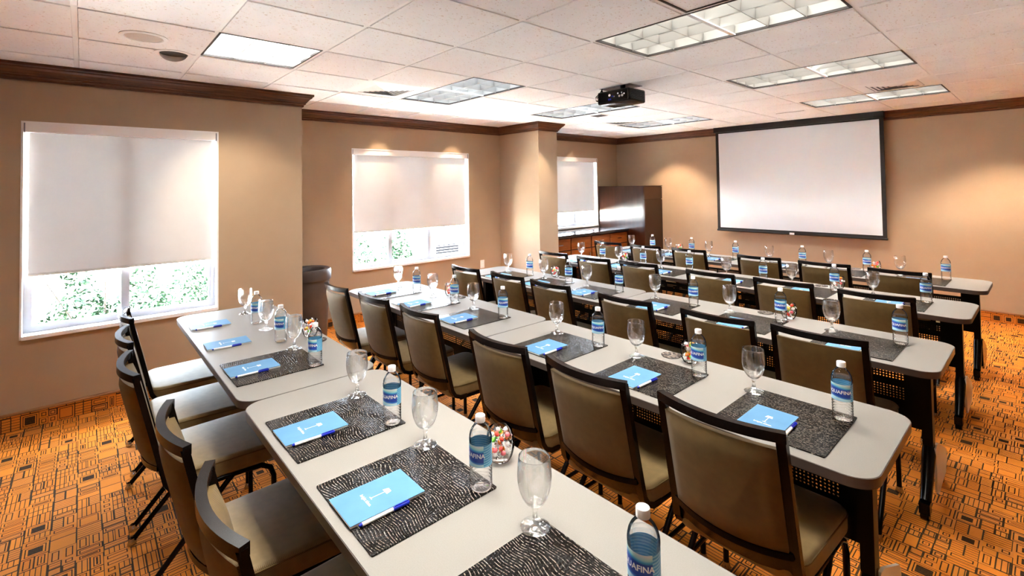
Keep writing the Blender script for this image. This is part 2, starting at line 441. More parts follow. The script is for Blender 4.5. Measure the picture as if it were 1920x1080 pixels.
# crown moulding and carpet base, mitred along the wall line
PATH = [(W1, YB), (W1, YR), (W2, YR), (W2, YP0), (XP, YP0), (XP, YP1), (W2, YP1), (W2, YF), (XR, YF), (XR, YB)]
NRM = [(1, 0), (0, 1), (1, 0), (0, -1), (1, 0), (0, 1), (1, 0), (0, -1), (-1, 0), (0, 1)]
NAMES = ['beside the leftmost window', 'on the return behind the waste bin', 'above the middle window', 'on the pillar side facing the camera',
         'on the pillar face', 'on the far side of the pillar', 'above the far window', 'along the front wall', 'along the right wall', 'along the rear wall']
CROWN = [(0, 0), (.088, 0), (.088, -.018), (.076, -.026), (.074, -.034), (.058, -.046), (.042, -.066), (.036, -.076), (.030, -.078), (.030, -.090), (.016, -.098), (.014, -.114), (0, -.114)]
def sweep_seg(k, prof, zbase):
    n = len(PATH); a, b_ = PATH[k], PATH[(k+1) % n]
    na, nn, nb = NRM[k-1], NRM[k], NRM[(k+1) % n]
    vs = []
    for p, dz in prof: vs.append((a[0]+p*(na[0]+nn[0]), a[1]+p*(na[1]+nn[1]), zbase+dz))
    for p, dz in prof: vs.append((b_[0]+p*(nn[0]+nb[0]), b_[1]+p*(nn[1]+nb[1]), zbase+dz))
    q = len(prof)
    fs = [(i, (i+1) % q, (i+1) % q+q, i+q) for i in range(q)] + [tuple(range(q)), tuple(range(2*q-1, q-1, -1))]
    return MB().add(vs, fs)
SIDES = ['left_near', 'return', 'left_middle', 'pillar_near', 'pillar_face', 'pillar_far', 'left_far', 'front', 'right', 'back']
for k in range(10):
    o = sweep_seg(k, CROWN, CF-.0005).build('trim_%d' % (k+1), M_CROWN)
    tag(o, 'brown stepped wooden crown moulding ' + NAMES[k], 'moulding', 'crown moulding', 'structure')
    o = sweep_seg(k, [(0, 0), (.010, 0), (.010, .104), (0, .104)], 0).build('baseboard_' + SIDES[k], M_CARPETBASE)
    tag(o, 'carpeted skirting strip ' + NAMES[k], 'baseboard', 'carpet skirting', 'structure')
    sweep_seg(k, [(0, 0), (.016, 0), (.016, .010), (.010, .016), (0, .018)], .104).build('cap_strip', mat('cap_wood', rough=.4, build=streaks(lin(120, 80, 40), lin(160, 112, 62), (3, 3, 60), 1.3)), o)

# ------------------------------------------------------------------ suspended ceiling
I0, I1, J0, J1 = -5, 7, -6, 11
tee = MB(); hw = .012
xa, xb, ya, yb = W2+.002, XR-.002, YB+.002, YF-.002
for i in range(I0, I1+1):
    x = i*D
    if xa < x < xb:
        tee.box(x-hw, ya if x > W1 else YR, CE, x+hw, yb, CE+.006)
for j in range(J0, J1+1):
    y = j*D
    if ya < y < yb: tee.box(W1 if y < YR else xa, y-hw, CE+.0004, xb, y+hw, CE+.0056)
ceil = tee.build('ceiling', M_GRID)
tag(ceil, 'white suspended ceiling of square tiles in a metal grid', 'ceiling', kind='structure')

TROFFERS = [  # i0,i1,j0,j1,label
    (-3, -1, 2, 3, 'recessed louvred ceiling light over the second row by the windows'),
    (-3, -1, 5, 6, 'recessed louvred ceiling light nearest the pillar'),
    (-3, -1, 8, 9, 'recessed louvred ceiling light left of the screen top'),
    (1, 3, 2, 3, 'large louvred ceiling light at top right, closest to camera'),
    (1, 3, 5, 6, 'louvred ceiling light right of the projector, middle of its column'),
    (1, 3, 8, 9, 'louvred ceiling light just in front of the screen, at right'),
    (1, 3, -1, 0, 'louvred ceiling light above the nearest row, beside the camera')]
L1 = (-2, -1, -1, 0)
DIFF = [(-3, -2, 1, 2, 'square air diffuser near the middle window'), (-3, -2, 7, 8, 'square air diffuser behind the projector, toward the pillar'),
        (2, 3, 7, 8, 'square air diffuser in front of the screen, at right')]
PANEL = (2, 3, 1, 2)
used = set()
for t in [x[:4] for x in TROFFERS] + [L1, PANEL] + [x[:4] for x in DIFF]:
    for i in range(t[0], t[1]):
        for j in range(t[2], t[3]): used.add((i, j))
tmesh = {}
def tile_mesh(w_, h_):
    key = (round(w_, 3), round(h_, 3))
    if key not in tmesh:
        q = .0030
        b = MB().add([(-w_/2, -h_/2, .0045), (w_/2, -h_/2, .0045), (w_/2, h_/2, .0045), (-w_/2, h_/2, .0045),
                      (-w_/2+q, -h_/2+q, -.0055), (w_/2-q, -h_/2+q, -.0055), (w_/2-q, h_/2-q, -.0055), (-w_/2+q, h_/2-q, -.0055),
                      (-w_/2, -h_/2, .022), (w_/2, -h_/2, .022), (w_/2, h_/2, .022), (-w_/2, h_/2, .022)],
                     [(4, 7, 6, 5), (0, 4, 5, 1), (1, 5, 6, 2), (2, 6, 7, 3), (3, 7, 4, 0), (8, 9, 10, 11), (0, 1, 9, 8), (1, 2, 10, 9), (2, 3, 11, 10), (3, 0, 8, 11)])
        tmesh[key] = b.mesh('tile', M_TILE)
    return tmesh[key]
for i in range(I0-1, I1+1):
    for j in range(J0-1, J1+1):
        if (i, j) in used: continue
        x0, x1 = max(i*D, xa), min((i+1)*D, xb); y0, y1 = max(j*D, ya), min((j+1)*D, yb)
        if y0 < YR: 
            if x1 <= W1+.02: 
                if y1 <= YR+.02: continue
                y0 = max(y0, YR)
        if x1-x0 < .05 or y1-y0 < .05: continue
        link('tile', tile_mesh(x1-x0-.022, y1-y0-.022), ceil, ((x0+x1)/2, (y0+y1)/2, CE))

M_L1 = emis('diffuser_glow', (1, .985, .95, 1), 34.0)
def area(name, parent, x, y, z, sx, sy, power, spread=PI, col=(.92, 1, 1.08)):
    d = bpy.data.lights.new(name, 'AREA'); d.shape = 'RECTANGLE'; d.size = sx; d.size_y = sy; d.energy = power; d.color = col; d.spread = spread
    o = bpy.data.objects.new(name, d); COL.objects.link(o); o.parent = parent; o.location = (x, y, z)
    return o
WARM, COOL = (1, .95, .86), (.92, 1, 1.08)      # warm tubes on the aisle side, cool ones by the windows
def troffer(t, label, lit=True, group='recessed louvred ceiling lights'):
    x0, x1, y0, y1 = t[0]*D, t[1]*D, t[2]*D, t[3]*D
    r = thing('ceiling_light', label, 'ceiling light', ((x0+x1)/2, (y0+y1)/2, CE), group=group)
    a, b_ = (x1-x0)/2-.010, (y1-y0)/2-.010
    fr = MB(); tdk = .011
    for (p, q, u, v) in ((-a, -b_, a, -b_+tdk), (-a, b_-tdk, a, b_), (-a, -b_+tdk, -a+tdk, b_-tdk), (a-tdk, -b_+tdk, a, b_-tdk)):
        fr.box(p, q, -.003, u, v, .010)
    fr.build('frame', M_DARKBAND, r)
    ia, ib, hh = a-tdk, b_-tdk, .115
    hs = MB()
    hs.add([(-ia, -ib, .01), (ia, -ib, .01), (ia, ib, .01), (-ia, ib, .01), (-ia, -ib, hh), (ia, -ib, hh), (ia, ib, hh), (-ia, ib, hh)],
           [(4, 7, 6, 5), (0, 4, 5, 1), (1, 5, 6, 2), (2, 6, 7, 3), (3, 7, 4, 0)])
    hs.build('reflector', M_REFLECT, r)
    nx = 6 if (x1-x0) > 1 else 3; ny = 3
    def blade(L, along):
        k = MB(); hb = .055; tb, bb = .004, .010   # parabolic blade: thicker at the top
        sec = [(-bb, .004+hb), (-tb*.5, .004), (tb*.5, .004), (bb, .004+hb)]
        vs = []
        for s_ in (-L, L):
            for p, z in sec: vs.append((s_, p, z) if along == 'x' else (p, s_, z))
        return k.add(vs, [(0, 1, 5, 4), (1, 2, 6, 5), (2, 3, 7, 6), (3, 0, 4, 7), (0, 3, 2, 1), (4, 5, 6, 7)]).mesh('louver_blade', M_REFLECT)
    mx, my = blade(ia, 'x'), blade(ib, 'y')
    for k in range(1, ny): link('louver_blade', mx, r, (0, -ib+2*ib*k/ny, 0))
    for k in range(1, nx): link('louver_blade', my, r, (-ia+2*ia*k/nx, 0, 0))
    if lit == 'panel':
        MB().add([(-ia, -ib, .075), (ia, -ib, .075), (ia, ib, .075), (-ia, ib, .075)], [(0, 3, 2, 1)]).build('diffuser', M_L1, r)
    elif lit:
        area('lamp', r, 0, 0, hh-.012, 2*ia-.03, 2*ib-.03, TROFFER_W, math.radians(110), WARM if t[0] > 0 else COOL)
    return r
for t in TROFFERS: troffer(t[:4], t[4])
troffer(L1, 'bright white square ceiling light near the leftmost window', 'panel', 'ceiling lights')

def diffuser(t, label):
    x0, x1, y0, y1 = t[0]*D, t[1]*D, t[2]*D, t[3]*D
    r = thing('air_diffuser', label, 'air vent', ((x0+x1)/2, (y0+y1)/2, CE), group='square ceiling air diffusers')
    a = D/2-.012
    MB().box(-a, -a, .004, a, a, .012).build('backing', M_UNITGREY, r)
    MB().add([(-a, -a, .003), (a, -a, .003), (a, a, .003), (-a, a, .003), (-.19, -.19, -.006), (.19, -.19, -.006), (.19, .19, -.006), (-.19, .19, -.006)],
             [(0, 4, 5, 1), (1, 5, 6, 2), (2, 6, 7, 3), (3, 7, 4, 0)]).build('frame', M_GRID, r)
    for k, s_ in enumerate((.185, .150, .115, .080, .045)):
        e = .028
        MB().add([(-s_, -s_, -.004), (s_, -s_, -.004), (s_, s_, -.004), (-s_, s_, -.004),
                  (-s_+e, -s_+e, -.012), (s_-e, -s_+e, -.012), (s_-e, s_-e, -.012), (-s_+e, s_-e, -.012)],
                 [(0, 4, 5, 1), (1, 5, 6, 2), (2, 6, 7, 3), (3, 7, 4, 0)]).build('vane', M_GRID, r)
for d_ in DIFF: diffuser(d_[:4], d_[4])
r = thing('ceiling_hatch', 'square hatch in a dark frame touching the top right ceiling light', 'ceiling hatch', (2.5*D, 1.5*D, CE))
a = D/2-.01
b = MB()
for (p, q, u, v) in ((-a, -a, a, -a+.011), (-a, a-.011, a, a), (-a, -a+.011, -a+.011, a-.011), (a-.011, -a+.011, a, a-.011)): b.box(p, q, -.003, u, v, .010)
b.build('frame', M_DARKBAND, r)
MB().box(-a+.011, -a+.011, .002, a-.011, a-.011, .012).build('panel', M_TILE, r)

# small ceiling fittings
def downlight(x, y, label, power, blend=.6, ang=76):
    r = thing('downlight', label, 'downlight', (x, y, CF), group='round recessed downlights')
    MB().lathe([(.062, .004), (.066, -.003), (.048, -.005), (.044, .004)], 24).build('trim_ring', M_WHITEPAINT, r, 40)
    MB().lathe([(.046, .0), (.040, .06), (.001, .06)], 20).build('reflector', M_REFLECT, r, 40)
    d = bpy.data.lights.new('lamp', 'SPOT'); d.energy = power; d.color = (1, .76, .52); d.spot_size = math.radians(ang); d.spot_blend = blend; d.shadow_soft_size = .03
    o = bpy.data.objects.new('lamp', d); COL.objects.link(o); o.parent = r; o.location = (0, 0, -.012)
downlight(-2.83, 1.60, 'small round downlight above the left side of the middle window', 55)
downlight(-2.83, 2.72, 'small round downlight above the right side of the middle window', 55)
downlight(-2.82, 5.25, 'small round downlight above the far window', 35)
downlight(-1.93, 3.55, 'small round downlight in front of the pillar', 75)
def speaker(x, y, label):
    r = thing('ceiling_speaker', label, 'speaker', (x, y, CF), group='round ceiling speakers')
    MB().lathe([(.115, .002), (.117, -.004), (.095, -.008), (.090, -.004)], 32).build('trim_ring', M_GRID, r, 40)
    MB().lathe([(.0915, -.004), (.06, -.0065), (.001, -.0075)], 32).build('grille', M_SPEAKER, r, 40)
speaker(-.96, -.92, 'round ceiling speaker at upper left beside the bright square light')
downlight(2.15, 5.87, 'round downlight at far right by the front wall', 230, .55, 98)
downlight(-1.80, 6.05, 'small round downlight left of the screen by the front wall', 190, .55, 98)
# scoop-shaped wall washer
r = thing('wall_washer', 'white crescent wall-washer fitting under the ceiling near the leftmost window', 'downlight', (-1.27, -.74, CF), PI/2)
MB().lathe([(.105, .003), (.107, -.003), (.080, -.004), (.080, .003)], 28).build('trim_ring', M_WHITEPAINT, r, 40)
b = MB(); n = 14
vs = []; fs = []
for k in range(n+1):
    a = -PI*.5+PI*k/n
    vs += [(.082*math.sin(a), .082*math.cos(a), -.002), (.078*math.sin(a), .080*math.cos(a)*.95, -.002-.034*math.cos(a)), (.076*math.sin(a), .070*math.cos(a), -.002-.034*math.cos(a)), (.078*math.sin(a), .072*math.cos(a), -.001)]
for k in range(n):
    for q in range(4): fs.append((k*4+q, k*4+(q+1) % 4, (k+1)*4+(q+1) % 4, (k+1)*4+q))
b.add(vs, fs).build('scoop', M_WHITEPAINT, r, 50)
MB().lathe([(.078, -.0005), (.001, -.0005)], 24).build('recess', M_DARKHOLE, r)
d = bpy.data.lights.new('lamp', 'SPOT'); d.energy = 80; d.color = (1, .82, .62); d.spot_size = math.radians(66); d.spot_blend = .7; d.shadow_soft_size = .04
o = bpy.data.objects.new('lamp', d); COL.objects.link(o); o.parent = r; o.location = (0, .05, -.085); o.rotation_mode = 'QUATERNION'; o.rotation_quaternion = Matrix.Rotation(-PI/2, 3, 'Z').to_quaternion() @ (Vector((-2.19, .02, 1.15))-Vector((-1.27, -.74, 2.44))).to_track_quat('-Z', 'Y')

def slot(name, x0, x1, y, label):
    r = thing(name, label, 'air vent', ((x0+x1)/2, y, CF), group='ceiling slots')
    h = (x1-x0)/2
    MB().box(-h, -.022, -.003, h, .022, .004).build('slot_opening', M_DARKHOLE, r)
    b = MB()
    b.box(-h-.01, -.032, -.005, h+.01, -.022, .004); b.box(-h-.01, .022, -.005, h+.01, .032, .004)
    b.build('frame', M_GRID, r)
slot('slot_vent', .15, .465, 5.56, 'dark narrow slot vent in the ceiling above the screen')
r = thing('return_vent', 'small square vent behind the projector', 'air vent', (-1.31, 3.79, CF))
MB().box(-.10, -.10, -.006, .10, .10, .004).build('frame', M_GRID, r)
for k in range(6): MB().box(-.085, -.078+k*.028, -.009, .085, -.064+k*.028, -.006).build('slat', M_DARKBAND, r)

# ------------------------------------------------------------------ windows and blinds
WL = ['leftmost window beside the nearest row', 'wide middle window behind the second row', 'far window above the black counter']
MULL = [[-.929], [1.794, 2.38], [4.85, 5.42]]
for n_, (y0, y1, z0, z1, wx, zb) in enumerate(WIN):
    r = MB()
    # white lined reveal
    xo = wx-TH
    r.box(xo, y0, z0, wx+.004, y0+.012, z1); r.box(xo, y1-.012, z0, wx+.004, y1, z1); r.box(xo, y0+.012, z1-.012, wx+.004, y1-.012, z1)
    win = r.build('window_%d' % (n_+1), M_WHITEPAINT)
    tag(win, 'white-framed ' + WL[n_], 'window', kind='structure')
    MB().box(xo, y0+.012, z0, wx+.022, y1-.012, z0+.026).build('sill', M_WHITEPAINT, win)
    fx0, fx1 = wx-.125, wx-.085
    f = MB(); a0, a1, b0, b1 = y0+.012, y1-.012, z0+.026, z1-.012; fw = .045
    f.box(fx0, a0, b0, fx1, a0+fw, b1); f.box(fx0, a1-fw, b0, fx1, a1, b1); f.box(fx0, a0+fw, b0, fx1, a1-fw, b0+fw); f.box(fx0, a0+fw, b1-fw, fx1, a1-fw, b1)
    f.build('frame', M_WINFRAME, win)
    ms = MULL[n_]
    for my in ms: MB().box(fx0, my-.026, b0+fw, fx1+.006, my+.026, b1-fw).build('mullion', M_WINFRAME, win)
    edges = [a0+fw] + [v for my in ms for v in (my-.026, my+.026)] + [a1-fw]
    for q in range(0, len(edges), 2):
        MB().box(wx-.108, edges[q], b0+fw, wx-.104, edges[q+1], b1-fw).build('pane', M_PANE, win)
    bl = thing('roller_blind', 'pale grey roller blind two-thirds down over the ' + WL[n_], 'blind', (wx, (y0+y1)/2, z1-.012), group='roller blinds')
    L = (y1-y0)/2-.016
    MB().box(-.070, -L, -.062, -.002, L, 0).build('cassette', M_WHITEPAINT, bl)
    MB().add([(-.045, -L+.022, zb-(z1-.012)+.012), (-.045, L-.022, zb-(z1-.012)+.012), (-.045, L-.022, -.05), (-.045, -L+.022, -.05)], [(0, 1, 2, 3)]).build('fabric', M_SHADE, bl)
    MB().tube([(-.045, -L+.022, zb-(z1-.012)+.012), (-.045, L-.022, zb-(z1-.012)+.012)], .011, 10, .6).build('hem_bar', M_SHADE, bl, 40)
    MB().box(-.075, L-.022, -1.40 if n_ < 2 else -1.1, -.070, L-.016, -.06).build('cord', M_WHITEPAINT, bl)
    MB().box(-.075, -L-.002, -.066, .002, -L+.004, .0).build('end_cap', M_UNITGREY, bl); MB().box(-.075, L-.004, -.066, .002, L+.002, .0).build('end_cap', M_UNITGREY, bl)

# ------------------------------------------------------------------ outdoors
tag(MB().box(-70, -60, -.35, W2-TH-.02, 60, -.30).build('outdoor_ground', M_CONCRETE), 'bright pale paving outside the windows', 'ground', kind='structure')
def shrub(x, y, rx, ry, h, nleaf, label, seed):
    rnd = random.Random(seed)
    r = thing('shrub', label, 'shrub', (x, y, -.30), group='shrubs outside the windows')
    b = MB()
    for k in range(int(nleaf*4.5)):
        while True:
            p = Vector((rnd.uniform(-1, 1), rnd.uniform(-1, 1), rnd.uniform(0, 1)))
            if Vector((p.x, p.y, p.z*1.0)).length < 1 and (p.x*p.x+p.y*p.y+p.z*p.z) > .12: break
        c = Vector((p.x*rx, p.y*ry, .1+p.z*h*(.75+.25*math.sin(p.y*9+seed))))
        d1 = Vector((rnd.gauss(0, 1), rnd.gauss(0, 1), rnd.gauss(0, .6))).normalized(); d2 = d1.cross(Vector((rnd.gauss(0, 1), rnd.gauss(0, 1), rnd.gauss(0, 1)))).normalized()
        L = rnd.uniform(.020, .042); w_ = L*.5
        b.add([c-d1*L, c+d2*w_*.8-d1*L*.1, c+d1*L, c-d2*w_*.8-d1*L*.1], [(0, 1, 2, 3)])
    b.build('foliage', M_LEAF, r)
    s_ = MB()
    for k in range(5):
        a = k*1.3
        s_.tube([(0, 0, -.02), (.2*rx*math.cos(a), .2*ry*math.sin(a), .3*h), (.6*rx*math.cos(a), .6*ry*math.sin(a), .8*h)], [.018, .012, .006], 6)
    s_.build('branches', M_STEM, r)
SH = [(-3.75, -2.45, .5, .75, 1.20, 800, 'pale leafy shrub outside the left pane of the leftmost window'),
      (-4.3, -1.0, .5, .85, 1.25, 900, 'leafy shrub outside the right pane of the leftmost window'),
      (-5.5, .25, .6, .9, 1.2, 900, 'leafy shrub behind the right corner of the leftmost window'),
      (-4.5, 1.95, .5, .58, 1.2, 1100, 'green shrub outside the left pane of the middle window'),
      (-4.95, 2.92, .42, .38, 1.3, 1100, 'green shrub outside the centre pane of the middle window'),
      (-7.3, 5.2, .7, 1.3, 1.8, 1300, 'tall shrub behind the white outdoor unit'),
      (-5.0, 7.6, .4, .5, 1.2, 500, 'small shrub outside the far window')]
for q, a_ in enumerate(SH): shrub(*a_, q+3)
r = thing('outdoor_unit', 'white boxy outdoor unit with grey grille outside the middle window', 'outdoor unit', (-5.52, 3.92, -.30))
link('casing', rbox('casing', .6, 1.05, 1.1, .06, 3, M_UNIT), r, (0, 0, .55))
MB().box(.298, -.07, .57, .310, .46, .82).build('grille', M_GRILLE, r)
for k in range(5): MB().box(.310, -.07, .59+k*.05, .318, .46, .598+k*.05).build('slat', M_UNITGREY, r)

# ------------------------------------------------------------------ front of the room
r = thing('projection_screen', 'large white projection screen with black border hanging on the front wall', 'projection screen', (0, 6.50, 0))
SX0, SX1, SZ0, SZ1 = -1.070, 1.082, .858, 2.496
MB().box(SX0-.01, -.055, SZ1-.075, SX1+.01, .045, SZ1+.002).build('housing', M_SCREENBLACK, r)
MB().box(SX0+.045, -.004, SZ0+.055, SX1-.045, 0, SZ1-.095).build('screen_surface', M_SCREEN, r)
b = MB()
b.box(SX0, -.005, SZ0+.02, SX0+.045, .001, SZ1-.075); b.box(SX1-.045, -.005, SZ0+.02, SX1, .001, SZ1-.075)
b.box(SX0+.045, -.005, SZ0+.02, SX1-.045, .001, SZ0+.055); b.box(SX0+.045, -.005, SZ1-.095, SX1-.045, .001, SZ1-.075)
b.build('border', M_SCREENBLACK, r)
MB().tube([(SX0-.006, -.002, SZ0+.012), (SX1+.006, -.002, SZ0+.012)], .015, 10).build('bottom_bar', M_SCREENBLACK, r, 40)
MB().box(-.03, -.022, SZ0+.002, .03, -.016, SZ0+.03).build('pull_tab', M_WHITEPAINT, r)

# tall cabinet and counter
r = thing('tall_cabinet', 'tall glossy dark wooden cabinet in the far corner by the window', 'cabinet', (W2, 6.0, 0))
CW, CDp, CH = .955, .59, 1.578
MB().box(.002, .004, 0, CW-.02, CDp, CH).build('body', M_DARKWOOD, r)
MB().box(CW-.02, .012, .10, CW, CDp-.006, 1.35).build('door', M_DARKWOOD, r)
MB().box(CW-.02, .012, 1.36, CW, CDp-.006, CH-.006).build('door', M_DARKWOOD, r)
MB().box(.002, .0, CH-.0, CW+.004, CDp, CH+.012).build('top', M_DARKWOOD, r)
CX = -2.40; NC = 4; cy0 = YP1+.02; cstep = (5.995-cy0)/NC
for k in range(NC):
    lab = ['counter cabinet unit half hidden behind the pillar', 'second counter cabinet unit from the pillar', 'third counter cabinet unit from the pillar', 'counter cabinet unit next to the tall cabinet'][k]
    r = thing('base_cabinet', 'brown wooden ' + lab, 'cabinet', (W2, cy0+k*cstep, 0), group='counter base cabinets')
    dp = CX-W2-.03
    MB().box(.002, .001, .0, dp-.02, cstep-.001, .812).build('body', M_DARKWOOD, r)
    dr = MB().box(dp-.02, .012, .62, dp, cstep-.012, .795).build('drawer', M_DRAWER, r)
    MB().box(dp, cstep/2-.05, .70, dp+.018, cstep/2+.05, .712).build('handle', M_CHROME, dr)
    dr = MB().box(dp-.02, .012, .10, dp, cstep-.012, .608).build('door', M_DRAWER, r)
    MB().box(dp, cstep-.06, .44, dp+.018, cstep-.048, .54).build('handle', M_CHROME, dr)
tag(MB().box(W2+.002, YP1+.004, .813, CX, 5.996, .853).build('counter_top', M_GRANITE), 'glossy black stone counter top below the far window', 'counter top')
r = thing('wall_outlet', 'white wall outlet below the right corner of the middle window', 'outlet', (W2, 3.236, .48))
MB().box(0, -.036, -.058, .006, .036, .058).build('plate', M_WHITEPAINT, r)
for z_ in (-.028, .010): MB().box(.006, -.016, z_, .008, .016, z_+.022).build('socket', M_GRID, r)

# projector
r = thing('projector', 'black projector hanging from the ceiling with cables at its left end', 'projector', (-.10, 2.53, 2.339))
link('body', rbox('body', .345, .26, .118, .016, 3, M_PLASTIC), r, (0, 0, .062))
MB().box(-.158, -.1335, .02, .160, -.130, .105).build('port_panel', M_BLACK, r)
for k, (px, pz, s_) in enumerate(((-.03, .075, .012), (.0, .062, .006), (.06, .08, .008), (.075, .055, .010), (.105, .058, .012), (.10, .082, .006), (.02, .058, .006), (.125, .07, .007))):
    MB().tube([(px, -.1335, pz), (px, -.137, pz)], s_, 12).build('port', M_CHROME if k != 1 else M_PENB, r, 30)
MB().box(-.045, -.137, .03, -.015, -.1335, .045).build('port', M_PENB, r)
b = MB()
for k in range(7): b.box(.1725, -.10, .025+k*.012, .1745, .10, .031+k*.012)
b.build('vent', M_BLACK, r)
MB().tube([(-.06, .13, .062), (-.06, .155, .062)], .038, 20).build('lens', M_BLACK, r, 30)
b = MB().tube([(.02, .0, .118), (.02, 0, .161)], .025, 14); b.box(-.06, -.07, .118, .10, .07, .126); b.build('mount', M_BLACK, r, 40)
MB().box(-.17, -.10, .155, .16, .10, .160).build('ceiling_plate', M_CHROME, r)
for k in range(3):
    MB().tube([(-.165, -.09+.03*k, .05), (-.215-.008*k, -.09+.02*k, .055), (-.225, -.08+.02*k, .09), (-.18, -.07+.02*k, .13), (-.17, -.06, .155)], .0045, 6).build('cable', M_PLASTIC, r, 60)

# waste bin
r = thing('waste_bin', 'dark grey round waste bin with an open ring lid behind the wall corner', 'bin', (-2.755, .64, 0))
MB().lathe([(.001, 0), (.170, 0), (.176, .01), (.205, .66), (.200, .66), (.171, .02), (.001, .02)], 40).build('bucket', M_BIN, r, 40)
MB().lathe([(.200, .652), (.219, .652), (.222, .660), (.222, .742), (.214, .762), (.196, .768), (.158, .756), (.148, .740), (.146, .70), (.152, .70), (.160, .738), (.200, .74), (.205, .70)], 40).build('ring_lid', M_BIN, r, 40)
MB().lathe([(.19, .55), (.001, .55)], 32).build('liner', M_DARKHOLE, r)

# ------------------------------------------------------------------ furniture layout
ROWY = {1: -.700, 2: .510, 3: 1.680, 4: 2.925, 5: 4.065}     # front edge of each table row
TD = .605; TX = [(-1.505, .303), (.309, 2.122)]
ROWN = {1: 'nearest row', 2: 'second row', 3: 'middle row', 4: 'fourth row', 5: 'row by the screen'}
SEAT = ['window-end place', 'second place from the windows', 'third place from the windows', 'fourth place from the windows', 'fifth place from the windows', 'aisle-end place']
MATX = {1: [-1.10, -.60, -.075, .715, 1.228, 1.765], 2: [-1.155, -.63, -.07, .705, 1.255, 1.805], 3: [-1.03, -.52, 0, .635, 1.20, 1.77],
        4: [-1.10, -.57, -.05, .63, 1.17, 1.72], 5: [-1.15, -.62, -.08, .60, 1.14, 1.70]}
CHX = {1: [(-1.19, -.972), (-.64, -1.008), (-.11, -1.024), (.65, -.960), (1.18, -.934)],
       2: [(-1.10, .258), (-.57, .295), (-.041, .328), (.705, .305), (1.234, .315), (1.749, .338)],
       3: [(-1.052, 1.437), (-.512, 1.463), (-.02, 1.454), (.642, 1.445), (1.222, 1.46), (1.702, 1.485)],
       4: [(-1.147, 2.699), (-.586, 2.682), (-.081, 2.718), (.609, 2.689), (1.14, 2.714), (1.697, 2.673)],
       5: [(-1.301, 3.888), (-.756, 3.890), (-.218, 3.925), (.537, 3.863), (1.097, 3.844), (1.633, 3.806)]}
TZ = .740

